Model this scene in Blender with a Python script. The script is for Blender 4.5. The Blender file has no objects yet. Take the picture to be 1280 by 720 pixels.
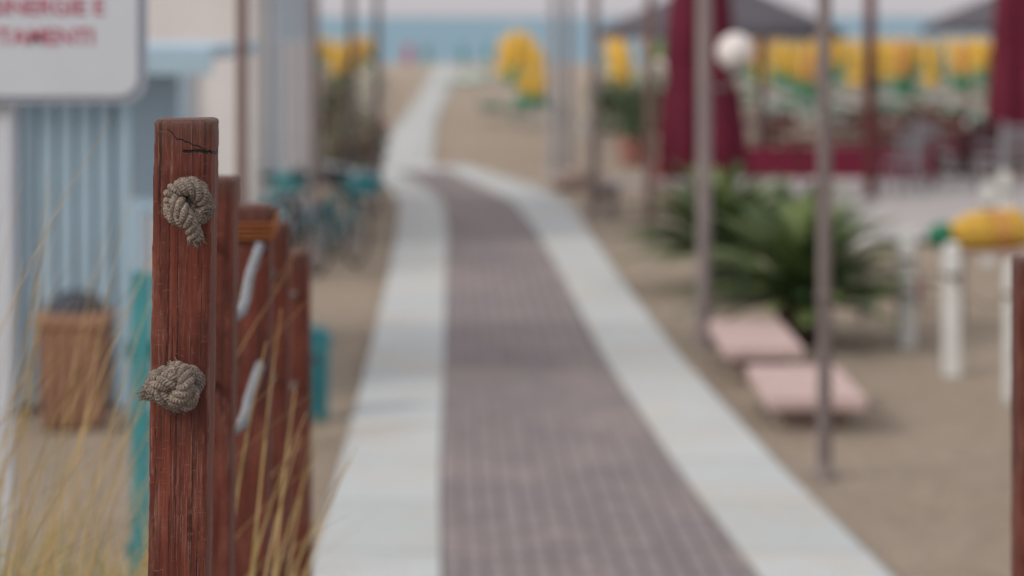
import bpy, math, random
import numpy as np
from mathutils import Vector, Matrix, noise as mnoise
R=random.Random(7)
S=bpy.context.scene
COL=S.collection

# ---------------------------------------------------------------- materials
def srgb(r,g,b):
    f=lambda c:(c/255/12.92 if c/255<=0.04045 else ((c/255+0.055)/1.055)**2.4)
    return (f(r),f(g),f(b))
class NT:
    def __init__(s,name):
        s.m=bpy.data.materials.new(name); s.m.use_nodes=True
        s.t=s.m.node_tree; s.b=s.t.nodes['Principled BSDF']
    def n(s,t,**k):
        x=s.t.nodes.new(t)
        for a,b in k.items(): setattr(x,a,b)
        return x
    def l(s,a,b): s.t.links.new(a,b)
    def coord(s,kind='Object',scale=(1,1,1)):
        c=s.n('ShaderNodeTexCoord'); mp=s.n('ShaderNodeMapping'); s.l(c.outputs[kind],mp.inputs[0]); mp.inputs['Scale'].default_value=scale
        return mp.outputs[0]
    def noise(s,co,scale,detail=4,rough=.55):
        x=s.n('ShaderNodeTexNoise'); s.l(co,x.inputs['Vector']); x.inputs['Scale'].default_value=scale
        x.inputs['Detail'].default_value=detail; x.inputs['Roughness'].default_value=rough
        return x.outputs['Fac']
    def ramp(s,fac,stops):
        x=s.n('ShaderNodeValToRGB'); s.l(fac,x.inputs[0]); e=x.color_ramp.elements
        while len(e)<len(stops): e.new(.5)
        for i,(p,c) in enumerate(stops):
            e[i].position=p; e[i].color=(c[0],c[1],c[2],1) if hasattr(c,'__len__') else (c,c,c,1)
        return x.outputs[0]
    def mix(s,f,a,b,mode='MIX'):
        x=s.n('ShaderNodeMix',data_type='RGBA',blend_type=mode)
        for i,v in ((0,f),(6,a),(7,b)):
            if isinstance(v,(int,float)): x.inputs[i].default_value=v
            elif isinstance(v,tuple): x.inputs[i].default_value=(v[0],v[1],v[2],1)
            else: s.l(v,x.inputs[i])
        return x.outputs[2]
    def math(s,op,a,b=0.0,c=None):
        x=s.n('ShaderNodeMath',operation=op)
        for i,v in enumerate((a,b,c)):
            if v is None: continue
            if isinstance(v,(int,float)): x.inputs[i].default_value=v
            else: s.l(v,x.inputs[i])
        return x.outputs[0]
    def bump(s,h,strength=.3,dist=.01):
        x=s.n('ShaderNodeBump'); s.l(h,x.inputs['Height']); x.inputs['Strength'].default_value=strength; x.inputs['Distance'].default_value=dist
        s.l(x.outputs[0],s.b.inputs['Normal'])
    def color(s,c): s.l(c,s.b.inputs['Base Color'])
    def rough(s,r): s.b.inputs['Roughness'].default_value=r

def simple(name,col,rough=.7,var=.25,scale=6,stretch=(1,1,1),bump=.2,metal=0,spec=.3):
    t=NT(name); co=t.coord('Object',stretch); nf=t.noise(co,scale,5)
    d=tuple(c*(1-var) for c in col); u=tuple(min(1,c*(1+var)) for c in col)
    t.color(t.ramp(nf,[(.3,d),(.7,u)])); t.rough(rough); t.b.inputs['Metallic'].default_value=metal
    t.b.inputs['Specular IOR Level'].default_value=spec
    if bump: t.bump(t.noise(co,scale*5,4),bump,.01)
    return t.m

# ---------------------------------------------------------------- mesh builder
class MB:
    def __init__(s,name): s.name=name; s.v=[]; s.f=[]; s.mi=[]; s.mats=[]; s.sm=[]
    def mat(s,m):
        if m not in s.mats: s.mats.append(m)
        return s.mats.index(m)
    def add(s,vs,fs,m,smooth=False):
        o=len(s.v); s.v+= [tuple(v) for v in vs]; k=s.mat(m)
        for f in fs: s.f.append(tuple(i+o for i in f)); s.mi.append(k); s.sm.append(smooth)
    def box(s,c,d,m,rot=None,taper=1,bev=0):
        x,y,z=d[0]/2,d[1]/2,d[2]/2
        b=bev if bev else min(d)*.06
        vs=[];
        def ring(xx,yy,bb,zz): return [(-xx+bb,-yy,zz),(xx-bb,-yy,zz),(xx,-yy+bb,zz),(xx,yy-bb,zz),(xx-bb,yy,zz),(-xx+bb,yy,zz),(-xx,yy-bb,zz),(-xx,-yy+bb,zz)]
        t=taper
        rs=[ring(x-b,y-b,b*.6,-z),ring(x,y,b,-z+b),ring(x*t,y*t,b,z-b),ring(x*t-b,y*t-b,b*.6,z)]
        for r in rs: vs+=r
        fs=[tuple(range(7,-1,-1)),tuple(24+i for i in range(8))]
        for k in range(3):
            for i in range(8):
                j=(i+1)%8; fs.append((k*8+i,k*8+j,k*8+8+j,k*8+8+i))
        M=rot if rot else Matrix()
        c=Vector(c)
        s.add([M@Vector(v)+c for v in vs],fs,m)
    def tube(s,pts,r,m,n=8,closed=False,cap=True):
        P=[Vector(p) for p in pts]; N=len(P)
        rr=r if hasattr(r,'__len__') else [r]*N
        T=[]
        for i in range(N):
            a=P[(i-1)%N] if (closed or i>0) else P[i]; b=P[(i+1)%N] if (closed or i<N-1) else P[i]
            T.append((b-a).normalized())
        u=T[0].orthogonal().normalized(); vs=[]
        for i in range(N):
            u=(u-T[i]*u.dot(T[i])).normalized(); w=T[i].cross(u)
            for k in range(n):
                a=2*math.pi*k/n; vs.append(P[i]+(u*math.cos(a)+w*math.sin(a))*rr[i])
        fs=[]
        for i in range(N if closed else N-1):
            j=(i+1)%N
            for k in range(n):
                l=(k+1)%n; fs.append((i*n+k,i*n+l,j*n+l,j*n+k))
        if cap and not closed: fs+= [tuple(range(n-1,-1,-1)),tuple((N-1)*n+k for k in range(n))]
        s.add(vs,fs,m,True)
    def lathe(s,c,prof,m,n=24,fold=0,amp=0,seed=0,twist=0):
        vs=[];c=Vector(c); rr=random.Random(seed); ph=[rr.uniform(-.25,.25) for _ in range(max(fold,1))]
        for (r,z) in prof:
            for k in range(n):
                a=2*math.pi*k/n
                q=1+amp*(math.cos(fold*a+ph[int(k/n*max(fold,1))%max(fold,1)]+twist*z)+.4*math.sin((fold*2+1)*a+z*2+seed)) if fold else 1
                vs.append(c+Vector((r*q*math.cos(a),r*q*math.sin(a),z)))
        fs=[]
        for i in range(len(prof)-1):
            for k in range(n):
                l=(k+1)%n; fs.append((i*n+k,i*n+l,(i+1)*n+l,(i+1)*n+k))
        fs+=[tuple(range(n-1,-1,-1)),tuple((len(prof)-1)*n+k for k in range(n))]
        s.add(vs,fs,m,True)
    def sphere(s,c,r,m,n=20,sc=(1,1,1)):
        prof=[(max(1e-4,r*math.sin(math.pi*i/n)),-r*math.cos(math.pi*i/n)) for i in range(n+1)]
        o=len(s.v); s.lathe((0,0,0),prof,m,n*2)
        for i in range(o,len(s.v)):
            v=s.v[i]; s.v[i]=(v[0]*sc[0]+c[0],v[1]*sc[1]+c[1],v[2]*sc[2]+c[2])
    def obj(s,loc=(0,0,0),rot=(0,0,0),parent=None):
        me=bpy.data.meshes.new(s.name); me.from_pydata(s.v,[],s.f)
        for m in s.mats: me.materials.append(m)
        me.polygons.foreach_set('material_index',s.mi); me.polygons.foreach_set('use_smooth',s.sm); me.update()
        o=bpy.data.objects.new(s.name,me); COL.objects.link(o); o.location=loc; o.rotation_euler=rot
        if parent: o.parent=parent
        return o
def empty(name,loc=(0,0,0)):
    e=bpy.data.objects.new(name,None); COL.objects.link(e); e.location=loc; e.empty_display_size=.2; return e
def link(me,name,loc,rz=0,sc=1,parent=None):
    o=bpy.data.objects.new(name,me); COL.objects.link(o); o.location=loc; o.rotation_euler=(0,0,rz); o.scale=(sc,)*3
    if parent: o.parent=parent
    return o

# ---------------------------------------------------------------- terrain
H=2.6
def ramp(y):
    t=min(1,max(0,(10-y)/7)); return 1.4*t
def shore(y):
    return -1.1*max(0,(min(y,190)-55)/135)-.05*max(0,y-190)
M_sand=NT('sand')
co=M_sand.coord('Object'); n1=M_sand.noise(co,.6,6,.6); n2=M_sand.noise(co,6,6,.65); n3=M_sand.noise(co,120,3)
c=M_sand.ramp(n1,[(.3,(.33,.265,.20)),(.7,(.45,.375,.295))])
c=M_sand.mix(M_sand.ramp(n2,[(.38,.0),(.62,.75)]),c,(.50,.425,.34)); c=M_sand.mix(.35,c,M_sand.ramp(n3,[(.3,(.20,.16,.12)),(.7,(.58,.495,.40))]))
M_sand.color(c); M_sand.rough(.95); M_sand.b.inputs['Specular IOR Level'].default_value=.1
M_sand.bump(M_sand.math('ADD',n2,M_sand.math('MULTIPLY',n3,.15)),1.0,.16)
xs=sorted(set([-4000,-1500,-500,-200,-100,-60,-40,-30,-20,-16]+[round(-12+.2*i,3) for i in range(121)]+[16,20,30,40,60,100,200,500,1500,4000]))
ys=sorted(set([-300,-100,-30,-10,-5]+[round(-2+.2*i,3) for i in range(250)]+[48+2*i for i in range(72)]+[200,220,300]))
V=[];F=[]
for y in ys:
    for x in xs:
        z=ramp(y)+shore(y)
        if abs(x)<13 and 0<y<150:
            z+=-.018+.035*mnoise.noise(Vector((x*1.1,y*1.1,0)))+.032*mnoise.noise(Vector((x*2.6,y*2.6,3)))
            if y<12 and x<-.8: z+=.05
        V.append((x,y,z))
nx=len(xs)
for j in range(len(ys)-1):
    for i in range(nx-1): F.append((j*nx+i,j*nx+i+1,(j+1)*nx+i+1,(j+1)*nx+i))
g=MB('sand_ground'); g.add(V,F,M_sand.m,True); g.obj()

# sea
M_sea=NT('sea_water'); co=M_sea.coord('Object',(.02,.12,1)); ns=M_sea.noise(co,3,5)
M_sea.color(M_sea.ramp(ns,[(.3,srgb(86,124,142)),(.7,srgb(104,140,154))])); M_sea.rough(.5); M_sea.b.inputs['Specular IOR Level'].default_value=.25
M_sea.bump(M_sea.noise(M_sea.coord('Object',(.3,1,1)),1.5,4),.6,.3)
w=MB('sea'); w.add([(-9000,186,-1.12),(9000,186,-1.12),(9000,14000,-1.12),(-9000,14000,-1.12)],[(0,1,2,3)],M_sea.m); w.obj()

# ---------------------------------------------------------------- path
yy=[-4,3,6.5,9,11.22,13.55,18.27,23.8,29.1,33.4,36.5,39.3,41.5]
L0=[-.3,-.3,-.46,-.82,-.948,-.985,-1.09,-1.229,-1.39,-1.57,-1.87,-2.2,-2.5]
L1=[.25,.2,.0,-.25,-.327,-.403,-.508,-.646,-.77,-.93,-1.33,-1.82,-2.2]
R1=[1.75,1.6,1.42,1.25,1.114,.941,.677,.488,.27,0,-.484,-.91,-1.3]
R0=[2.4,2.3,2.1,1.93,1.746,1.546,1.27,1.063,.915,.797,.339,-.26,-.8]
Y=np.arange(-4,41.6,.25)
def sm(a):
    q=np.interp(Y,yy,a)
    for _ in range(6):
        p=np.pad(q,1,mode='edge'); q=.25*p[:-2]+.5*p[1:-1]+.25*p[2:]
    return q
l0,l1,r1,r0=map(sm,(L0,L1,R1,R0))
def strip(name,A,B,Ys,zo,mat,n=4,edge=True):
    me=bpy.data.meshes.new(name); vs=[];uv=[];fs=[];s=0;prev=None
    for i,y in enumerate(Ys):
        mid=((A[i]+B[i])/2,y)
        if prev: s+=math.hypot(mid[0]-prev[0],mid[1]-prev[1])
        prev=mid; wd=B[i]-A[i]; zz=ramp(y)+shore(y)
        row=[(A[i],y,zz-.08)]+[(A[i]+wd*k/n,y,zz+zo) for k in range(n+1)]+[(B[i],y,zz-.08)]
        uu=[0]+[wd*k/n for k in range(n+1)]+[wd]
        vs+=row; uv+=[(u,s) for u in uu]
    m=n+3
    for i in range(len(Ys)-1):
        for k in range(m-1): fs.append((i*m+k,i*m+k+1,(i+1)*m+k+1,(i+1)*m+k))
    me.from_pydata(vs,[],fs); me.materials.append(mat); u=me.uv_layers.new(name='UVMap')
    for l in me.loops: u.data[l.index].uv=uv[l.vertex_index]
    me.update(); o=bpy.data.objects.new(name,me); COL.objects.link(o); return o
def paving(name,bw,rh,mort,c1,c2,cm,off,sandamt):
    t=NT(name); co=t.coord('UV')
    b=t.n('ShaderNodeTexBrick'); t.l(co,b.inputs['Vector']); b.offset=off
    for k,v in (('Scale',1),('Mortar Size',mort),('Mortar Smooth',.2),('Bias',0),('Brick Width',bw),('Row Height',rh)): b.inputs[k].default_value=v
    b.inputs['Color1'].default_value=(*c1,1); b.inputs['Color2'].default_value=(*c2,1); b.inputs['Mortar'].default_value=(*cm,1)
    oc=t.coord('Object'); n=t.noise(oc,1.3,6,.65); n2=t.noise(oc,25,5)
    c=t.mix(t.ramp(n,[(.3,.0),(.75,.5)]),b.outputs['Color'],tuple(x*.8 for x in c1))
    c=t.mix(t.ramp(n2,[(.35,.2),(.65,0)]),c,(.1,.09,.085))
    n3=t.noise(oc,.9,7,.7)
    c=t.mix(t.ramp(n3,[(.48,0),(.66,sandamt)]),c,(.45,.385,.31))
    t.color(c); t.rough(.85); t.b.inputs['Specular IOR Level'].default_value=.25
    t.bump(t.math('ADD',t.math('MULTIPLY',b.outputs['Fac'],-1),t.math('MULTIPLY',n2,.3)),.6,.006)
    return t.m
M_dark=paving('block_paving',.105,.21,.012,srgb(138,130,131),srgb(122,114,116),srgb(88,81,81),.0,.22)
M_slab=paving('concrete_slab',.62,1.2,.012,srgb(186,192,192),srgb(174,181,181),srgb(128,122,115),0,.6)
strip('paved_path',l1,r1,Y,.024,M_dark,6)
strip('concrete_kerb',l0,l1-.004,Y,.034,M_slab)
strip('concrete_kerb',r1+.004,r0,Y,.034,M_slab)
Y2=np.array([40.2,42.5,50,60.4,75,92.4,131,150,175]); 
M_walk=paving('beach_walkway_concrete',.9,.9,.02,srgb(182,187,186),srgb(174,180,179),srgb(128,123,114),0,.25)
strip('beach_walkway',np.array([-3.0,-2.55,-2.65,-2.8,-3.1,-3.5,-4.5,-5.0,-5.6]),np.array([-1.1,-1.42,-1.6,-1.9,-2.1,-2.4,-3.1,-3.4,-3.9]),Y2,.03,M_walk)

# ---------------------------------------------------------------- fence posts (in focus)
def post_material(name,crack):
    t=NT(name); oc=t.n('ShaderNodeTexCoord').outputs['Object']
    def mp(sc):
        m=t.n('ShaderNodeMapping'); t.l(oc,m.inputs[0]); m.inputs['Scale'].default_value=sc; return m.outputs[0]
    g1=t.noise(mp((90,90,2.2)),1,6,.6); g2=t.noise(mp((420,420,9)),1,4,.7); g3=t.noise(mp((14,14,5)),1,5,.6)
    base=t.ramp(g1,[(.28,srgb(50,22,16)),(.5,srgb(94,41,28)),(.72,srgb(120,58,41))])
    base=t.mix(t.ramp(g3,[(.40,.0),(.68,.65)]),base,srgb(60,27,21))
    # rubbed, paler stain in patches
    wp=t.ramp(t.noise(mp((26,26,6)),1,6,.7),[(.50,0),(.66,.55)])
    base=t.mix(wp,base,srgb(132,78,60))
    pale=t.math('MULTIPLY',t.ramp(g2,[(.52,0),(.66,1)]),t.ramp(t.noise(mp((22,22,3.2)),1,5,.7),[(.42,0),(.62,.85)]))
    c=t.mix(pale,base,srgb(150,118,106))
    ck=t.ramp(t.noise(mp((260,260,2.0)),1,3,.6),[(.36,1),(.42,0)])
    c=t.mix(t.math('MULTIPLY',ck,.8),c,srgb(20,11,9))
    hz=t.ramp(t.noise(mp((60,60,420)),1,3,.6),[(.64,0),(.72,.45)])
    c=t.mix(hz,c,srgb(140,104,92))
    sep=t.n('ShaderNodeSeparateXYZ'); t.l(oc,sep.inputs[0]); x,z=sep.outputs[0],sep.outputs[2]
    topm=t.math('MULTIPLY',t.ramp(t.math('MULTIPLY_ADD',z,11,t.math('MULTIPLY_ADD',g1,.8,.38)),[(.3,0),(.85,1)]),.75)
    c=t.mix(topm,c,srgb(84,62,53))
    ex=t.math('ABSOLUTE',x); em=t.math('MULTIPLY',t.ramp(t.math('MULTIPLY_ADD',ex,25,t.math('MULTIPLY',g3,.35)),[(1.05,0),(1.15,.7)]),t.ramp(g2,[(.4,.1),(.6,1)]))
    if crack: c=t.mix(em,c,srgb(168,116,94))
    h=t.math('ADD',t.math('MULTIPLY',g1,.5),t.math('MULTIPLY',g2,.3)); h=t.math('SUBTRACT',h,t.math('MULTIPLY',ck,.5))
    if crack:
        wob=t.math('MULTIPLY',t.math('SUBTRACT',t.noise(mp((60,60,10)),1,3),.5),.02)
        for a,b,w in ((-.026,-.52,.0010),(-.041,-.10,.0022)):
            d=t.math('ABSOLUTE',t.math('SUBTRACT',z,t.math('ADD',t.math('MULTIPLY_ADD',x,b,a),wob)))
            side=t.ramp(x,[(0,0),(.004,1)]) if b==-.10 else t.ramp(t.math('ADD',x,.022),[(0,0),(.01,1)])
            k=t.math('MULTIPLY',t.ramp(t.math('DIVIDE',d,w),[(.5,1),(1,0)]),side)
            c=t.mix(k,c,srgb(14,8,8)); h=t.math('SUBTRACT',h,t.math('MULTIPLY',k,2))
    t.color(c); t.rough(.6); t.b.inputs['Specular IOR Level'].default_value=.3; t.bump(h,1.0,.002)
    return t.m
M_post=post_material('stained_wood_post',True); M_post2=post_material('stained_wood',False)
def wood_post(x,y,ztop,w,mat,lean=0,seed=0,d=None):
    """object origin at the top of the post"""
    d=d or w; zb=ramp(y)-.35-ztop; b=MB('wooden_fence_post'); vs=[];fs=[]
    sec=[]
    br=.006
    for (sx,sy,a0) in ((1,-1,-90),(1,1,0),(-1,1,90),(-1,-1,180)):
        for a in (0,30,60,90):
            an=math.radians(a0+a); sec.append((sx*(w/2-br)+br*math.cos(an),sy*(d/2-br)+br*math.sin(an)))
    n=len(sec); zs=[0,-.0012,-.003,-.006]+[-.012-.006*i for i in range(100)]+[zb]
    ins=[.006,.003,.001,0]
    for i,z in enumerate(zs):
        q=ins[i] if i<4 else 0
        for (px,py) in sec:
            jx=.0016*mnoise.noise(Vector((px*40+seed,py*40,z*22)))+.0010*mnoise.noise(Vector((px*90+seed,py*90,z*140)))
            s=1-2*q/w
            zz=z+(.004*mnoise.noise(Vector((px*45+seed,py*45,1))) if i<4 else 0)
            vs.append((px*s*(1+jx*18),py*s*(1+jx*18),zz))
    for i in range(len(zs)-1):
        for k in range(n):
            l=(k+1)%n; fs.append((i*n+l,i*n+k,(i+1)*n+k,(i+1)*n+l))
    c=len(vs); vs.append((0,0,.0)); 
    for k in range(n): fs.append((k,(k+1)%n,c))
    b.add(vs,fs,mat,True); o=b.obj((x,y,ztop),(0,lean,0)); return o
p1=wood_post(-.4435,3.30,2.46,.079,M_post,math.radians(.85),1)
posts=[(-.535,4.3,2.315,.09),(-.555,5.15,2.20,.085),(-.565,5.75,2.11,.07),(-.59,6.6,1.96,.075)]
for i,(x,y,z,w_) in enumerate(posts): wood_post(x,y,z,w_,M_post2,math.radians(.6-.3*i),i+3)
wood_post(1.085,5.0,2.10,.09,M_post2,0,9)

# ---- rope
t=NT('weathered_rope'); co=t.coord('Object'); nn=t.noise(co,350,4,.7); n2=t.noise(co,45,4)
cc=t.ramp(nn,[(.28,srgb(70,62,57)),(.5,srgb(128,116,106)),(.75,srgb(180,168,155))]); cc=t.mix(t.ramp(n2,[(.4,0),(.7,.5)]),cc,srgb(84,78,74))
t.color(cc); t.rough(.95); t.b.inputs['Specular IOR Level'].default_value=.1; t.bump(nn,.8,.0012); M_rope=t.m
M_rope_w=simple('pale_rope',srgb(138,142,146),.95,.15,60,spec=.05); M_rope_o=simple('orange_twine',srgb(136,82,46),.9,.2,60)
def frames(P,closed):
    N=len(P);T=[]
    for i in range(N):
        a=P[(i-1)%N] if closed or i>0 else P[i]; b=P[(i+1)%N] if closed or i<N-1 else P[i]; T.append((b-a).normalized())
    u=T[0].orthogonal().normalized();U=[];W=[]
    for i in range(N):
        u=(u-T[i]*u.dot(T[i])).normalized(); U.append(u.copy()); W.append(T[i].cross(u))
    return T,U,W
def rope(mb,P,rad,mat,closed=False,pitch=.034,yarns=6):
    P=[Vector(p) for p in P]; T,U,W=frames(P,closed); N=len(P)
    L=[0]
    for i in range(1,N): L.append(L[-1]+(P[i]-P[i-1]).length)
    tot=L[-1]
    turns=max(1,round(tot/pitch)) 
    for s in range(3):
        for k in range(yarns):
            pts=[];rr=[]
            for i in range(N):
                a=2*math.pi*(s/3+turns*L[i]/tot); rs=rad*.54
                c=U[i]*math.cos(a)+W[i]*math.sin(a)
                b=2*math.pi*(k/yarns)-a*2.2
                e=U[i]*math.cos(b)+W[i]*math.sin(b)
                j=.00025*mnoise.noise(P[i]*300+Vector((s*7,k*3,0)))
                pts.append(P[i]+c*(rad*.5)+e*(rs*.72+j*2)); rr.append(rs*.36+j)
            mb.tube(pts,rr,mat,5,closed)
        mb.tube([P[i]+(U[i]*math.cos(2*math.pi*(s/3+turns*L[i]/tot))+W[i]*math.sin(2*math.pi*(s/3+turns*L[i]/tot)))*rad*.5 for i in range(N)],rad*.46,mat,7,closed)
def catmull(A,n):
    A=[Vector(p) for p in A]; Q=[]
    for i in range(n):
        u=i/(n-1)*(len(A)-1); k=min(int(u),len(A)-2); f=u-k
        p0=A[max(k-1,0)];p1_=A[k];p2=A[k+1];p3=A[min(k+2,len(A)-1)]
        Q.append(.5*((2*p1_)+(p2-p0)*f+(2*p0-5*p1_+4*p2-p3)*f*f+(3*p1_-p0-3*p2+p3)*f**3))
    return Q
def knot(name,loc,sx,sz,rot,rad,seed,tail):
    rr=random.Random(seed); mb=MB(name)
    P=[]
    N=240
    M=Matrix.Rotation(rot,3,'Y')
    for i in range(N):
        t_=2*math.pi*i/N; q=2+1.0*math.cos(3*t_)
        v=Vector((q*math.cos(2*t_)/3,-math.sin(3*t_)*.36,q*math.sin(2*t_)/3))
        v=M@v; P.append(Vector((v.x*sx,v.y*(sx+sz)/2-.002,v.z*sz)))
    rope(mb,P,rad,M_rope,True)
    for tp in tail:
        Q=catmull(tp,70)
        rope(mb,Q,rad,M_rope,False)
        e=Q[-1]; dr=(Q[-1]-Q[-4]).normalized()
        for i in range(140):
            a=rr.uniform(0,6.28); o_=Vector((math.cos(a),0,math.sin(a)))*rad*rr.uniform(0,.95); o_.y=rr.uniform(-1,1)*rad
            d=(dr+Vector((rr.uniform(-.45,.45),rr.uniform(-.4,.3),rr.uniform(-.3,.3)))).normalized()
            ln=rr.uniform(.004,.013); s0=e+o_-dr*.003
            mb.tube([s0,s0+d*ln*.5+Vector((rr.uniform(-1,1),0,rr.uniform(-1,1)))*.0008,s0+d*ln],[.0007,.0006,.0002],M_rope,4)
    for i in range(260):
        p=rr.choice(P); n=Vector((p.x,p.y-.01,p.z)).normalized(); s0=p+n*rad*.95
        d=(n+Vector([rr.uniform(-1,1) for _ in range(3)])*1.1).normalized(); ln=rr.uniform(.002,.007)
        mb.tube([s0,s0+d*ln*.6,s0+d*ln+Vector((0,0,-.001))],[.00022,.00018,.0001],M_rope,3)
    return mb.obj(loc)
knot('rope_knot',(-.4325,3.241,2.350),.0265,.0245,.5,.0112,3,[
  [(-.022,.004,-.004),(-.021,-.012,.014),(-.002,-.022,.022),(.018,-.018,.012),(.023,-.008,-.006)],
  [(-.012,.010,.010),(-.014,-.018,.006),(-.006,-.027,-.008),(.005,-.023,-.026),(.0105,-.014,-.047)],
  [(-.024,.004,-.002),(-.019,-.014,-.016),(-.002,-.019,-.022),(.016,-.012,-.016)]])
knot('rope_knot',(-.4500,3.241,2.103),.0305,.0235,1.3,.0120,5,[
  [(.006,.012,.0),(.0,-.016,.010),(-.016,-.014,.006),(-.030,-.008,-.004),(-.039,-.004,-.008)],
  [(-.010,.004,-.020),(.004,-.018,-.012),(.016,-.024,.004),(.011,-.014,.019),(-.002,.0,.024)]])
# fence ropes, threaded through the posts
rb=MB('fence_rope')
chain=[(-.4435,3.3,2.46)]+[(a,b,c_) for a,b,c_,_ in posts]
for dz,mid in ((.115,[(-.51,4.30,2.055),(-.512,4.6,2.044),(-.528,4.88,2.080),(-.532,5.15,2.122)]),(.36,[(-.51,4.30,1.855),(-.512,4.6,1.829),(-.528,4.88,1.836),(-.532,5.15,1.868)])):
    for i in range(len(chain)-1):
        if i==1: rope(rb,catmull(mid,60),.0115,M_rope_w,False,.09,3); continue
        a=Vector(chain[i])-Vector((0,0,dz)); b=Vector(chain[i+1])-Vector((0,0,dz))
        pts=[a.lerp(b,k/40)+Vector((0,0,-.12*(k/40)*(1-k/40))) for k in range(41)]
        rope(rb,pts,.009,M_rope,False,.05,2)
for k in range(4):
    x,y,z,_=posts[1]; zz=z-.03-.010*k
    rb.tube([(x+s*.05,y+q*.05,zz+.01*q) for s,q in ((-1,-1),(1,-1),(1,1),(-1,1))],.005,M_rope_o,6,True)
rb.obj()

# ---------------------------------------------------------------- sign
M_white=simple('white_painted_board',srgb(190,196,203),.45,.04,3,bump=.05)
M_grey=simple('grey_frame',srgb(146,154,166),.5,.1,5); M_red=simple('red_lettering',srgb(172,62,88),.5,.05,5,bump=0)
sg=MB('information_sign')
def rrect(mb,x0,x1,z0,z1,y0,y1,r,m):
    pts=[]
    for cx,cz,a0 in ((x1-r,z0+r,-90),(x1-r,z1-r,0),(x0+r,z1-r,90),(x0+r,z0+r,180)):
        for a in range(0,91,15): an=math.radians(a0+a); pts.append((cx+r*math.cos(an),cz+r*math.sin(an)))
    n=len(pts); vs=[(p[0],y0,p[1]) for p in pts]+[(p[0],y1,p[1]) for p in pts]
    mb.add(vs,[tuple(range(n)),tuple(range(2*n-1,n-1,-1))]+[(i,n+i,n+(i+1)%n,(i+1)%n) for i in range(n)],m)
rrect(sg,-1.99,-1.135,2.327,2.99,7.5,7.53,.07,M_grey)
rrect(sg,-1.965,-1.16,2.352,2.965,7.492,7.4995,.06,M_white)
sg.box((-1.585,7.56,1.65),(.05,.05,2.6),M_white); sg.box((-1.585,7.543,2.64),(.4,.02,.04),M_grey)
sgo=sg.obj()
for txt,xr,zc in (('SINERGIE E',-1.263,2.605),('TRATTAMENTI',-1.293,2.512)):
    cu=bpy.data.curves.new('lettering','FONT'); cu.body=txt; cu.size=.072; cu.align_x='RIGHT'; cu.offset=.0006; cu.extrude=.0006; cu.materials.append(M_red)
    o=bpy.data.objects.new('lettering',cu); COL.objects.link(o); o.location=(xr,7.49,zc); o.rotation_euler=(math.pi/2,0,0); o.parent=sgo

# ---------------------------------------------------------------- grass
t=NT('dry_grass'); oi=t.coord('Object'); ng=t.noise(oi,9,3)
t.color(t.ramp(ng,[(.3,srgb(150,134,80)),(.5,srgb(190,164,112)),(.7,srgb(208,180,132))])); t.rough(.8); M_grass=t.m
t=NT('green_grass'); oi=t.coord('Object'); ng=t.noise(oi,9,3)
t.color(t.ramp(ng,[(.3,srgb(104,112,66)),(.7,srgb(152,150,92))])); t.rough(.8); M_grassg=t.m
gr=MB('beach_grass')
def blade(x,y,h,lean,az,w,m):
    z0=ramp(y)-.02; n=9; L=[];Rr=[]
    for i in range(n+1):
        s=i/n; d=lean*s*s; X=x+math.cos(az)*d; Yv=y+math.sin(az)*d; Z=z0+h*(s-.18*s*s*min(1,lean/h*1.5))
        ww=w*(1-s*.85); L.append((X-ww,Yv,Z)); Rr.append((X+ww,Yv+ww*.5,Z))
    gr.add(L+Rr,[(i,i+1,n+2+i,n+1+i) for i in range(n)],m,True)
for i in range(3400):
    y=R.uniform(4.2,6.4); x=-1.45+ (R.random()**1.0)*.75
    h=R.uniform(.22,.55)*(1.0 if R.random()<.85 else 1.35)
    blade(x,y,h,R.uniform(.05,.45),R.uniform(0,6.28),R.uniform(.0015,.0032),M_grass if R.random()<.5 else M_grassg)
for i in range(80):
    y=R.uniform(4.2,5.6); x=R.uniform(-1.25,-.75); h=R.uniform(.75,1.4)
    blade(x,y,h,R.uniform(.05,.5),R.uniform(-.6,.8),R.uniform(.002,.0036),M_grass)
for i in range(16):
    y=R.uniform(4.5,5.4); x=R.uniform(-.57,-.50); h=R.uniform(.45,1.05)
    blade(x,y,h,R.uniform(.05,.22),R.uniform(-.9,.9),R.uniform(.003,.007),M_grass)
gr.obj()

# ---------------------------------------------------------------- poles
M_steel=simple('galvanised_pole',srgb(112,102,100),.5,.15,4,(1,1,.4),.1,0)
M_wpole=simple('wooden_pole',srgb(108,86,80),.8,.2,8,(4,4,.3),.3)
M_lpole=simple('pale_pole',srgb(146,146,150),.5,.1,4)
M_rpole=simple('red_brown_pole',srgb(88,42,42),.6,.15,5)
def pole(x,y,r,h,m,name='metal_pole'):
    b=MB(name); b.lathe((0,0,0),[(r*1.9,-.05),(r*1.9,.02),(r*1.05,.03),(r,.1),(r*.97,h*.5),(r*.93,h-.01),(r*.6,h)],m,16)
    b.lathe((0,0,0),[(r*1.15,1.0),(r*1.15,1.04)],m,16)
    return b.obj((x,y,0))
pole(-1.235,11.05,.027,4.2,M_wpole); pole(-2.0,24.4,.05,4.5,M_steel); pole(-2.03,30.5,.045,4.2,M_steel); pole(-1.78,32,.045,4.2,M_steel)
pole(.66,38.5,.07,4.5,M_lpole); pole(.90,38.6,.07,4.5,M_lpole); pole(1.07,31.4,.06,4.5,M_steel); pole(1.71,30,.06,4.5,M_wpole)
pole(1.765,13.66,.042,4.2,M_steel); pole(5.04,34,.085,4.8,M_rpole)
pole(4.64,45,.07,2.4,M_wpole,'wooden_pole')
lp=MB('globe_lamp')
t=NT('opal_globe'); t.color(t.ramp(t.noise(t.coord('Object'),4,3),[(.3,srgb(206,200,196)),(.7,srgb(220,216,212))])); t.rough(.3); M_globe=t.m
h=4.4; r=.058
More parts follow.
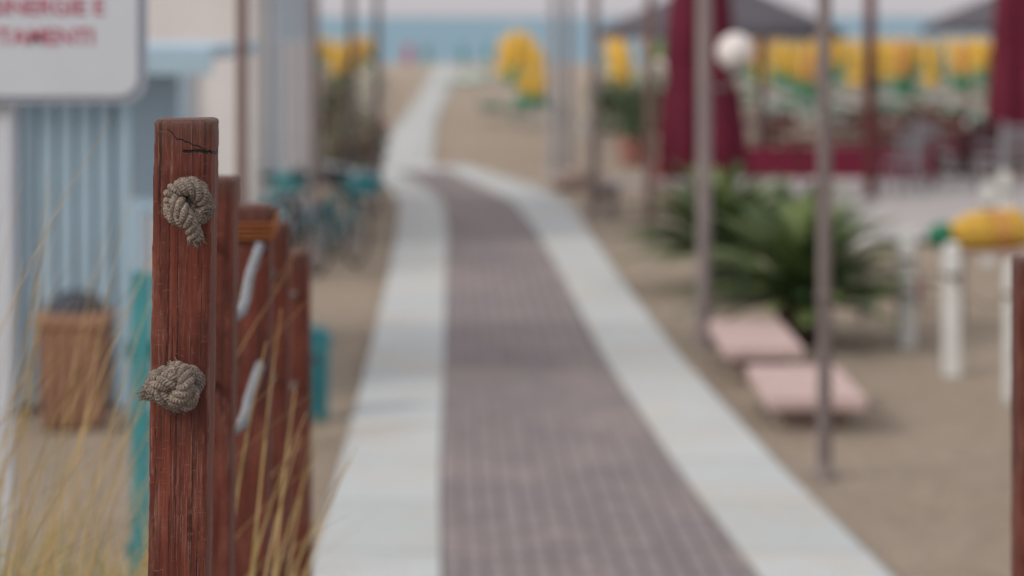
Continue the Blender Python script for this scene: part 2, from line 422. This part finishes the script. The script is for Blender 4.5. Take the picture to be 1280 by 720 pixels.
lp.lathe((0,0,0),[(r*1.8,-.05),(r*1.8,.02),(r,.04),(r*.95,h),(r*.5,h+.02)],M_steel,16)
lp.tube([(0,0,2.05),(.1,-.01,2.03),(.2,-.02,2.05),(.245,-.02,2.14)],.014,M_steel,8)
lp.lathe((.245,-.02,2.13),[(.05,0),(.065,.03),(.06,.06)],M_steel,16); lp.sphere((.245,-.02,2.32),.148,M_globe,14)
lp.obj((1.51,19,0))

# ---------------------------------------------------------------- cabin & buildings (left)
M_blue=simple('pale_blue_boards',srgb(158,182,196),.6,.08,3,(1,1,.3),.1); M_blue2=simple('blue_grey_boards',srgb(124,146,160),.6,.08,3)
M_wall=simple('white_render',srgb(208,205,202),.8,.05,2); M_wallb=simple('blue_white_render',srgb(172,184,194),.8,.06,2)
cab=MB('beach_cabin')
cab.box((-3.9,17.2,1.13),(2.72,2.3,2.26),M_blue2)
x=-5.2
while x<-2.56:
    cab.box((x,16.02,1.12),(.085,.05,2.2),M_blue); x+=.125
y=16.1
while y<18.3:
    cab.box((-2.52,y,1.12),(.03,.12,2.2),M_blue); y+=.16
cab.box((-3.7,17.2,2.36),(3.5,2.9,.09),M_blue); cab.box((-3.7,15.72,2.30),(3.5,.05,.16),M_blue)
cab.box((-2.55,15.97,1.12),(.06,.06,2.24),M_blue); cab.box((-3.3,15.97,1.0),(.08,.06,2.0),M_wallb); cab.box((-4.1,15.97,1.0),(.08,.06,2.0),M_wallb)
cab.box((-3.7,15.97,2.02),(.9,.06,.08),M_wallb); cab.obj()
bl=MB('white_beach_building')
bl.box((-4.9,29.2,1.7),(4.6,6.2,3.4),M_wall); bl.box((-2.59,29.2,1.7),(.03,6.0,3.3),M_wallb)
bl.box((-4.9,29.2,3.45),(5.0,6.6,.14),M_wall); bl.box((-3.9,26.06,1.05),(.9,.06,2.1),M_wallb); bl.box((-3.9,26.02,1.05),(.74,.04,1.95),M_blue)
for yv in (27.2,28.6,30.0,31.4): bl.box((-2.56,yv,1.3),(.05,.9,2.0),M_wall)
bl.box((-4.9,26.08,.12),(4.6,.06,.24),M_blue2); bl.obj()
gt=MB('white_gate'); 
for x in (-2.20,-1.98): gt.box((x,14.2,.65),(.06,.06,1.75),M_blue)
for z in (1.48,.9,.3): gt.box((-2.09,14.2,z),(.16,.04,.06),M_blue)
for i in range(3): gt.box((-2.14+.05*i,14.2,.88),(.02,.02,1.1),M_wall)
gt.obj()
M_terra=simple('terracotta_plastic',srgb(134,98,76),.6,.12,5); M_terr2=simple('terracotta_rim',srgb(156,120,98),.6,.1,5); M_blk=simple('black_bag',srgb(56,62,70),.5,.2,9,bump=.5)
M_teal=simple('turquoise_paint',srgb(66,136,140),.55,.15,5); M_teal2=simple('turquoise_dark',srgb(44,108,116),.55,.15,5)
def bin_(name,x,y,w,hh,m,m2,bag):
    b=MB(name); b.box((0,0,hh/2),(w*.84,w*.84,hh),m,taper=1.12); b.box((0,0,hh+.02),(w*1.06,w*1.06,.06),m2)
    for i in range(5): b.box((-w*.36+w*.18*i,-w*.455,hh*.5),(.03,.03,hh*.8),m2)
    if bag:
        b.sphere((0,0,hh+.07),w*.46,M_blk,10,(1,1,.6))
    else: b.box((0,0,hh+.07),(w*.7,w*.7,.05),m2); b.box((0,-w*.4,hh*.82),(w*.5,.06,.05),M_blk)
    return b.obj((x,y,0),(0,0,R.uniform(-.05,.05)))
bin_('terracotta_litter_bin',-2.76,15.3,.42,.68,M_terra,M_terr2,True)
bin_('turquoise_litter_bin',-1.29,15.6,.24,.50,M_teal,M_teal2,False)
tf=MB('turquoise_fence')
for i in range(5): tf.box((-1.38+.085*i,9.0,.9),(.07,.025,1.5-.03*(i%2)),M_teal)
tf.box((-1.21,9.03,1.35),(.46,.03,.07),M_teal2); tf.box((-1.21,9.03,.6),(.46,.03,.07),M_teal2); tf.obj()

# bicycles
M_tyre=simple('tyre_rubber',srgb(34,34,36),.8,.1,9); M_chrome=simple('bike_metal',srgb(150,154,160),.3,.1,5,metal=.7)
def bicycle(x,y,rz,m):
    b=MB('bicycle'); rw=.33
    for cx in (-.52,.52):
        ring=[(cx+rw*math.cos(2*math.pi*i/32),0,rw+.02+rw*math.sin(2*math.pi*i/32)) for i in range(32)]
        b.tube(ring,.02,M_tyre,8,True)
        for i in range(14): a=2*math.pi*i/14; b.tube([(cx,0,.35),(cx+.32*math.cos(a),0,.35+.32*math.sin(a))],.003,M_chrome,4)
        b.tube([(cx,-.04,.35),(cx,.04,.35)],.02,M_chrome,8)
        b.tube([(cx+.36*math.cos(a),0,.35+.36*math.sin(a)) for a in [math.radians(20+10*k) for k in range(15)]],.015,m,6)
    bb=(-.08,0,.30);st=(-.2,0,.78);hd=(.36,0,.82);hd2=(.40,0,.66)
    for a,c_ in ((bb,st),(st,hd),(bb,hd2),(hd,hd2),(bb,(-.52,0,.35)),(st,(-.52,0,.35)),(hd2,(.52,0,.35))): b.tube([a,c_],.017,m,8)
    b.tube([st,(-.23,0,.92)],.013,M_chrome,8); b.tube([hd,(.34,0,1.0)],.013,M_chrome,8)
    b.tube([(.16,-.28,1.0),(.3,-.22,1.03),(.36,0,1.0),(.3,.22,1.03),(.16,.28,1.0)],.013,M_chrome,8)
    b.sphere((-.25,0,.95),.12,M_tyre,8,(1.1,.65,.35)); b.tube([(bb[0],-.1,.3),(bb[0],.1,.3)],.012,M_chrome,6)
    b.box((.62,0,.85),(.24,.3,.2),m,taper=1.15)
    b.obj((x,y,0),(0.05,0,rz))
bicycle(-1.78,24.6,math.radians(72),M_teal2); bicycle(-2.15,25.6,math.radians(60),M_tyre); bicycle(-2.5,25.0,math.radians(80),M_teal)

# ---------------------------------------------------------------- plants
M_cyc=simple('cycad_leaf',(.042,.09,.03),.5,.4,7,bump=0); M_cyc2=simple('cycad_leaf_light',(.14,.19,.065),.5,.3,7,bump=0); M_trunk=simple('cycad_trunk',srgb(66,52,44),.9,.3,12)
def cycad(x,y,rad,z0,n,seed,drop=1.0):
    rr=random.Random(seed); b=MB('sago_palm')
    b.lathe((0,0,0),[(.12,-.05),(.17,.05),(.18,z0*.5),(.15,z0*.85),(.06,z0)],M_trunk,16,8,.12,seed)
    for k in range(60):
        a=rr.uniform(0,6.28); z=rr.uniform(.04,z0*.9); b.tube([(.14*math.cos(a),.14*math.sin(a),z),(.22*math.cos(a),.22*math.sin(a),z+.05)],[.022,.01],M_trunk,5)
    for k in range(n):
        az=k*2.399+rr.uniform(-.25,.25); el=math.radians(4+74*(k/n)**1.15+rr.uniform(-8,8)); L=rad*rr.uniform(.8,1.12); m=M_cyc2 if (rr.random()<.25+.5*(k/n)) else M_cyc
        N=30; P=[];pos=Vector((0,0,z0-.04)); e=el
        for i in range(N+1):
            P.append(pos.copy()); d=Vector((math.cos(az)*math.cos(e),math.sin(az)*math.cos(e),math.sin(e))); pos=pos+d*(L/N); e-=math.radians((1.5 if el>.4 else .9)*drop)*(.5+.9*i/N)
            if pos.z<.06: pos.z=.06
        b.tube(P,[.008*(1-.7*i/N) for i in range(N+1)],m,4)
        side=Vector((-math.sin(az),math.cos(az),0))
        for i in range(4,N+1):
            tdir=(P[i]-P[i-1]).normalized(); up=side.cross(tdir); ll=.16*math.sin(math.pi*min(1,(i/N)*.80+.12))**.7*rad/.8
            for sgn in (-1,1):
                for sub in (0,.5):
                    base=P[i]-(P[i]-P[i-1])*sub
                    d=(side*sgn*.9+tdir*1.0+up*.35*(1 if up.z>0 else -1)).normalized(); tip=base+d*ll+Vector((0,0,-.01)); wv=tdir*.009
                    b.add([base-wv,base+wv,tip],[(0,1,2)],m)
    b.obj((x,y,0))
cycad(2.33,19.3,1.0,.34,100,1); cycad(1.98,23.0,.97,.37,90,2); cycad(2.85,24.2,.8,.3,70,4)
M_leaf=simple('shrub_leaf',(.05,.085,.035),.6,.4,5,bump=0); M_leaf2=simple('shrub_leaf_light',(.13,.17,.09),.6,.3,5,bump=0); M_pink=simple('pink_flower',srgb(196,130,134),.7,.2,5,bump=0); M_bark=simple('bark',srgb(92,76,62),.9,.2,10)
def shrub(name,x,y,rx,ry,h0,h1,n,seed,leaf=.05,flowers=0,pot=None,z0=0):
    rr=random.Random(seed); b=MB(name)
    if pot:
        b.lathe((0,0,0),[(.17,0),(.2,.05),(.27,.38),(.3,.4),(.3,.46),(.25,.46),(.24,.42)],pot,20); 
    cl=[(rr.uniform(-.65,.65)*rx,rr.uniform(-.65,.65)*ry,rr.uniform(h0+.25*(h1-h0),h1-.12*(h1-h0))) for _ in range(14)]
    for c_ in cl: b.tube([(c_[0]*.1,c_[1]*.1,h0*.5),(c_[0]*.5,c_[1]*.5,c_[2]*.6),c_],[.02,.013,.005],M_bark,5)
    for i in range(n):
        c_=rr.choice(cl); rad=.36*rx*rr.uniform(.3,1)**.5*1.25
        d=Vector([rr.gauss(0,1) for _ in range(3)]).normalized(); p=Vector(c_)+Vector((d.x*rad,d.y*rad,d.z*rad*(h1-h0)/rx*.5))
        if p.z<h0*.6: continue
        u=(d+Vector([rr.uniform(-1,1) for _ in range(3)])).normalized(); w_=u.orthogonal().normalized(); L=leaf*rr.uniform(.7,1.4)
        m=M_leaf if rr.random()<.5 else M_leaf2
        if flowers and rr.random()<flowers: m=M_pink
        b.add([p,p+u*L*.5+w_*L*.25,p+u*L,p+u*L*.5-w_*L*.25],[(0,1,2,3)],m)
    b.obj((x,y,z0))
shrub('oleander_bush',-2.85,36,.75,.8,.25,1.75,2600,3,.09,.14); shrub('oleander_bush',-2.2,34.2,.45,.6,.15,1.15,1300,4,.08,.14)
shrub('oleander_bush',-3.3,33,.6,.8,.15,1.4,1700,8,.08,.14)
M_pot=simple('pink_terracotta',srgb(168,120,112),.8,.12,6)
shrub('potted_shrub',2.1,42,.75,.6,.45,1.45,3800,5,.09,0,M_pot); shrub('potted_shrub',2.35,36.5,.3,.3,.45,.7,500,6,.07,0,M_pot)

# ---------------------------------------------------------------- benches / low slabs
M_pinkst=simple('pink_stone_slab',srgb(180,158,153),.8,.1,7); M_legst=simple('stone_leg',srgb(136,120,110),.9,.15,6)
def slabbench(x0,x1,y0,y1,zt):
    b=MB('low_stone_bench'); cx,cy=(x0+x1)/2,(y0+y1)/2
    b.box((cx,cy,zt-.045),(x1-x0,y1-y0,.09),M_pinkst,bev=.012)
    for yv in (y0+.25,y1-.25): b.box((cx,yv,(zt-.09)/2-.02),((x1-x0)*.7,.16,zt-.09+.04),M_legst,bev=.01)
    b.obj()
slabbench(1.5,2.06,17.0,18.5,.27); slabbench(1.6,2.22,15.1,16.5,.22)
M_boll=simple('white_bollard_paint',srgb(200,202,198),.6,.07,5)
def bollard(x,y,hh,w_=.125):
    b=MB('white_wooden_bollard'); b.box((0,0,hh/2-.1),(w_,w_,hh+.2),M_boll,bev=.012); b.box((0,0,hh+.02),(w_*.8,w_*.8,.05),M_boll,bev=.015)
    b.lathe((0,0,0),[(w_*.74,hh-.2),(w_*.76,hh-.185),(w_*.74,hh-.17)],M_rope,12); b.obj((x,y,0),(0,0,R.uniform(-.15,.15)))
bl_=[(3.13,19.2,.86),(3.21,17.65,.90),(3.41,16.4,.90),(3.6,15.0,.9),(5.0,25.4,.8),(5.6,27.5,.8)]
for q in bl_: bollard(*q)
rp=MB('bollard_rope')
for a,b_ in ((0,1),(1,2),(2,3)):
    A=Vector(bl_[a][:2]+(.7,)); B=Vector(bl_[b_][:2]+(.7,)); rp.tube([A.lerp(B,k/20)+Vector((0,0,-.5*(k/20)*(1-k/20))) for k in range(21)],.011,M_rope,6)
rp.obj()
M_yel=simple('yellow_canvas',srgb(202,162,68),.75,.16,4,bump=.1); M_org=simple('orange_canvas',srgb(196,144,80),.75,.1,4); M_grn=simple('green_canvas',srgb(48,120,90),.75,.12,4); M_pnk=simple('magenta_canvas',srgb(178,104,130),.75,.12,4)
M_wht=simple('white_plastic',srgb(190,192,192),.5,.05,4)
tb=MB('side_table'); tb.box((0,0,.60),(.8,.5,.035),M_pinkst)
for sx in (-.34,.34):
    for sy in (-.18,.18): tb.box((sx,sy,.29),(.03,.03,.58),M_legst)
tb.obj((4.15,20.6,0))
um=MB('furled_beach_umbrella')
k=.86
um.lathe((0,0,0),[(.03*k,-.56),(.09*k,-.52),(.12*k,-.44),(.10*k,-.36)],M_grn,32,8,.1,3)
um.lathe((0,0,0),[(.10*k,-.36),(.17*k,-.22),(.19*k,-.1),(.185*k,0)],M_yel,40,8,.12,3); um.lathe((0,0,0),[(.185*k,0),(.19*k,.10),(.18*k,.14)],M_org,40,8,.12,3); um.lathe((0,0,0),[(.18*k,.14),(.18*k,.24),(.13*k,.31),(.05,.33)],M_yel,40,8,.12,3)
um.tube([(0,0,-.62),(0,0,.45)],.016,M_wht,8); um.obj((4.06,20.5,.775),(0,math.radians(86),math.radians(8)))
bs=MB('beach_ball'); bs.sphere((0,0,.155),.13,M_pnk,12); bs.obj((3.55,21.6,0))
gl=MB('garden_globe_light'); gl.lathe((0,0,0),[(.05,-.02),(.03,.05),(.025,.5),(.05,.54)],M_steel,12); gl.sphere((0,0,.64),.10,M_globe,12); gl.obj((2.98,20.6,0))

# ---------------------------------------------------------------- terrace (right)
M_patio=paving('patio_concrete',.8,.8,.015,srgb(170,168,168),srgb(160,158,158),srgb(120,116,110),0,.3)
ya=np.array([27.5,29,32,36,46]); strip('terrace_paving',np.array([4.0,3.9,3.6,3.2,3.0]),np.array([16.,16,16,16,16]),ya,.05,M_patio)
M_mar=simple('maroon_canvas',srgb(94,18,42),.75,.25,3,(3,3,.6),.2); M_mar2=simple('maroon_panel',srgb(108,26,50),.7,.15,3)
def furled(x,y,r,zb,zt,seed):
    b=MB('furled_patio_umbrella')
    pr=[(r*.9,zb),(r*1.0,zb+.12),(r*.95,zb+.6),(r*.86,zb+1.1),(r*.74,zb+1.35),(r*.80,zb+1.6),(r*.72,zb+2.2),(r*.5,zt-.5),(r*.15,zt)]
    b.lathe((0,0,0),pr,M_mar,96,6,.22,seed,.25); b.tube([(0,0,0),(0,0,zt+.15)],.045,M_wpole,10); b.box((0,0,.06),(.9,.9,.12),M_legst)
    b.lathe((0,0,0),[(r*.80,zb+1.33),(r*.82,zb+1.36),(r*.80,zb+1.39)],M_mar2,16); b.obj((x,y,.0))
furled(2.60,33.2,.50,.4,4.2,1); furled(7.95,38,.40,.6,4.2,2); furled(10.9,37,.40,.6,4.2,5)
fn=MB('maroon_windbreak')
xx=3.3
while xx<6.3:
    fn.box((xx+.5,36,.42),(.97,.02,.46),M_mar2); fn.box((xx,36,.4),(.05,.05,.8),M_rpole); xx+=1.0
fn.box((xx,36,.4),(.05,.05,.8),M_rpole); fn.box((4.8,36,.72),(3.1,.04,.04),M_rpole); fn.obj()
fn=MB('maroon_windbreak'); xx=6.4
while xx<13:
    fn.box((xx+.6,40,.45),(1.15,.02,.4),M_mar2); fn.box((xx,40,.4),(.05,.05,.85),M_rpole); xx+=1.2
fn.obj()
M_bw=simple('brown_furniture_wood',srgb(92,60,52),.6,.2,5); M_dk=simple('dark_wicker',srgb(54,46,48),.7,.2,9); M_al=simple('aluminium',srgb(128,126,130),.5,.1,5)
def chair(mf,ms):
    b=MB('terrace_chair'); b.box((0,0,.45),(.44,.44,.05),ms)
    for sx in (-.2,.2):
        b.box((sx,-.2,.22),(.035,.035,.44),mf); b.box((sx,.2,.46),(.035,.035,.92),mf); b.box((sx,0,.66),(.04,.42,.03),mf)
    for z in (.62,.74,.86): b.box((0,.2,z),(.38,.025,.08),ms)
    me=b.obj(); m=me.data; bpy.data.objects.remove(me); return m
def table():
    b=MB('terrace_table'); b.box((0,0,.74),(.8,.8,.04),M_bw); b.box((0,0,.36),(.08,.08,.72),M_dk); b.box((0,0,.03),(.5,.5,.05),M_dk)
    b.lathe((.1,.1,0),[(.04,.76),(.05,.82),(.03,.9)],M_wht,10)
    me=b.obj(); m=me.data; bpy.data.objects.remove(me); return m
c1,c2,c3,tt=chair(M_bw,M_bw),chair(M_dk,M_dk),chair(M_al,M_al),table()
for (x,y) in ((5.9,38.5),(7.3,41.2),(6.2,42),(8.6,41.5),(9.9,39.4),(4.4,41.4),(7.4,44),(7.2,38.6)):
    link(tt,'terrace_table',(x,y,.055),R.uniform(-.1,.1))
    for k in range(4):
        a=k*math.pi/2+R.uniform(-.2,.2); link(R.choice((c1,c1,c2)),'terrace_chair',(x+math.sin(a)*.68,y-math.cos(a)*-.68,.055),-a+0,1)
for (x,y) in ((6.4,36.6),(7.0,35.4),(5.6,34.6),(7.6,36.4)): link(c3,'terrace_chair',(x,y,.055),R.uniform(0,6.28),1)
for (x,y) in ((6.0,35.8),(6.95,34.2)): pole(x,y,.035,1.1,M_al,'rope_stanchion')

M_thatch=simple('grey_thatch',srgb(84,82,88),.95,.25,8,(3,3,1),.6)
def gazebo(x,y,r,ze,zt,seed):
    b=MB('thatched_parasol'); pr=[(r*.98,ze-.10),(r,ze-.02),(r*.8,ze+.22),(r*.5,ze+.52),(r*.2,ze+.85),(.05,zt)]
    b.lathe((0,0,0),pr,M_thatch,64,16,.02,seed); rr=random.Random(seed)
    for i in range(260):
        a=rr.uniform(0,6.28); b.add([(r*.97*math.cos(a),r*.97*math.sin(a),ze-.02),(r*.97*math.cos(a+.03),r*.97*math.sin(a+.03),ze-.02),(r*1.01*math.cos(a+.015),r*1.01*math.sin(a+.015),ze-.10-rr.uniform(.05,.18))],[(0,1,2)],M_thatch)
    b.tube([(0,0,0),(0,0,ze+.3)],.07,M_wpole,12)
    for k in range(6): a=k*math.pi/3; b.tube([(0,0,ze-.25),(r*.7*math.cos(a),r*.7*math.sin(a),ze+.1)],.03,M_wpole,6)
    b.obj((x,y,0))
gazebo(3.95,46,2.35,2.31,3.45,1); gazebo(10.9,50,2.4,2.4,3.6,2)

# ---------------------------------------------------------------- beach umbrellas & loungers
def bumb(seed,top,bot):
    b=MB('closed_beach_umbrella'); b.tube([(0,0,-.1),(0,0,2.3)],.022,M_wht,8); r=.15
    b.lathe((0,0,0),[(r*1.1,1.0),(r*1.4,1.1),(r*1.15,1.36)],bot,32,8,.16,seed)
    b.lathe((0,0,0),[(r*1.15,1.36),(r*.95,1.6),(r*1.05,1.8),(r*.8,2.05),(r*.35,2.2),(.02,2.26)],top,32,8,.16,seed)
    b.sphere((0,0,2.33),.035,M_wht,6); o=b.obj(); m=o.data; bpy.data.objects.remove(o); return m
M_lg=simple('pale_green_canvas',srgb(140,174,158),.75,.1,4); M_sandc=simple('cream_canvas',srgb(186,176,160),.75,.1,4)
def lounger(m):
    b=MB('sun_lounger'); b.box((0,0,.34),(.6,1.25,.05),m)
    b.box((0,.85,.45),(.6,.62,.05),m,Matrix.Rotation(math.radians(18),3,'X'))
    for sx in (-.28,.28):
        b.box((sx,.1,.30),(.03,1.5,.04),M_wht)
        for sy in (-.5,.55): b.box((sx,sy,.14),(.04,.04,.3),M_wht)
    o=b.obj(); me=o.data; bpy.data.objects.remove(o); return me
U=[bumb(1,M_yel,M_yel),bumb(2,M_yel,M_grn),bumb(3,M_yel,M_grn),bumb(4,M_org,M_grn)]; UG=bumb(5,M_grn,M_wht); Lg=[lounger(M_sandc),lounger(M_wht),lounger(M_lg)]
E=empty('beach_umbrella_rows'); E2=empty('sun_loungers')
def field(x0,x1,y0,y1,dx,dy,sl=0,f=lambda x,y:True,sc=(.84,.96)):
    y=y0
    while y<y1:
        x=x0
        while x<x1:
            xo=x+sl*(y-y0)
            if f(xo,y):
                X=xo+R.uniform(-.08,.08);Yv=y+R.uniform(-.15,.15)
                link(R.choice(U) if R.random()<.92 else UG,'umbrella',(X,Yv,shore(Yv)),R.uniform(0,6),R.uniform(*sc),E)
                for s in (-.6,.6): link(R.choice(Lg),'lounger',(X+s,Yv-.3,shore(Yv)),math.pi+R.uniform(-.08,.08),1,E2)
            x+=dx
        y+=dy
field(2.4,44,51,126,1.95,4.6,.035)
field(-14.4,-3.6,58,110,1.7,5,-.045)
for (x,y,s) in ((.10,57,1.02),(.42,59,.98),(.0,62,1.0),(.62,56.5,.86),(.3,64,1.0),(-.25,70,.95),(.42,53,.62),(.24,54,.66),(.66,55,.6)):
    link(R.choice(U[1:3]) if x>.05 else U[0],'umbrella',(x,y,shore(y)),R.uniform(0,6),s,E)
for (x,y) in ((.2,57.6),(-.5,60),(.9,60.5)): link(Lg[2],'lounger',(x,y,shore(y)),math.pi,1,E2)
M_dred=simple('red_canvas',srgb(170,90,104),.75,.1,4); UR=bumb(7,M_dred,M_pnk); UT=bumb(8,M_teal,M_lg)
for (x,y,m) in ((-5.2,120,UR),(-4.6,128,UR),(-3.9,110,UT),(-4.9,115,UR),(-2.2,108,UT),(-1.2,120,UT)): link(m,'umbrella',(x,y,shore(y)),0,.8,E)
for i in range(9):
    yv=R.uniform(88,130); link(R.choice(Lg[1:]),'lounger',(R.uniform(-2.2,-.5),yv,shore(yv)),R.uniform(0,6),1,E2)
rk=MB('beach_rock'); rk.sphere((0,0,.12),.25,M_legst,14,(1.3,.9,.8)); rk.v=[tuple(Vector(v)*(1+.35*mnoise.noise(Vector(v)*5))) for v in rk.v]; rk.obj((.95,36,0))
rk=MB('beach_rock'); rk.sphere((0,0,.10),.2,M_legst,14,(1.2,1,.8)); rk.v=[tuple(Vector(v)*(1+.35*mnoise.noise(Vector(v)*6+Vector((4,0,0))))) for v in rk.v]; rk.obj((1.3,35.2,0))
bn=MB('park_bench')
for i in range(4): bn.box((0,-.18+.12*i,.43),(1.1,.1,.04),M_lpole)
for sx in (-.45,.45): bn.box((sx,0,.2),(.06,.42,.42),M_steel)
bn.obj((1.75,31.5,0),(0,0,.15))

# ---------------------------------------------------------------- light
el,az=math.radians(35),math.radians(240)
wd=bpy.data.worlds.new('World'); S.world=wd; wd.use_nodes=True; nt=wd.node_tree; bg=nt.nodes['Background']
sk=nt.nodes.new('ShaderNodeTexSky'); sk.sky_type='NISHITA'; sk.sun_disc=False; sk.sun_elevation=el; sk.sun_rotation=az; sk.dust_density=2; sk.air_density=1.0
# thin evening haze: dimmer near the horizon, brighter overhead
tc=nt.nodes.new('ShaderNodeTexCoord'); sp=nt.nodes.new('ShaderNodeSeparateXYZ'); nt.links.new(tc.outputs['Generated'],sp.inputs[0])
cr=nt.nodes.new('ShaderNodeMapRange'); nt.links.new(sp.outputs[2],cr.inputs['Value']); cr.inputs['From Min'].default_value=0.0; cr.inputs['From Max'].default_value=.6
hz=nt.nodes.new('ShaderNodeMix'); hz.data_type='RGBA'; hz.inputs[6].default_value=(5.1,4.75,5.05,1); hz.inputs[7].default_value=(9.4,8.7,8.5,1); nt.links.new(cr.outputs[0],hz.inputs[0])
mx=nt.nodes.new('ShaderNodeMix'); mx.data_type='RGBA'; mx.blend_type='MIX'; mx.inputs[0].default_value=.70
nt.links.new(sk.outputs[0],mx.inputs[6]); nt.links.new(hz.outputs[2],mx.inputs[7]); nt.links.new(mx.outputs[2],bg.inputs[0]); bg.inputs[1].default_value=.135
sd=bpy.data.lights.new('sun','SUN'); sd.energy=1.75; sd.angle=math.radians(18); sd.color=(1,.93,.87)
so=bpy.data.objects.new('sun',sd); COL.objects.link(so)
dirv=Vector((math.sin(az)*math.cos(el),math.cos(az)*math.cos(el),math.sin(el)))
so.rotation_euler=dirv.to_track_quat('Z','Y').to_euler()
# ---------------------------------------------------------------- camera
cd=bpy.data.cameras.new('camera'); cam=bpy.data.objects.new('camera',cd); COL.objects.link(cam); S.camera=cam
cam.location=(0,0,H); cam.rotation_euler=(math.pi/2,0,0); cd.lens=85; cd.sensor_width=36; cd.shift_y=-340/1280; cd.clip_end=20000; cd.clip_start=.05
cd.dof.use_dof=True; cd.dof.focus_distance=3.235; cd.dof.aperture_fstop=2.9
S.view_settings.view_transform='Standard'; S.view_settings.look='None'; S.view_settings.exposure=0
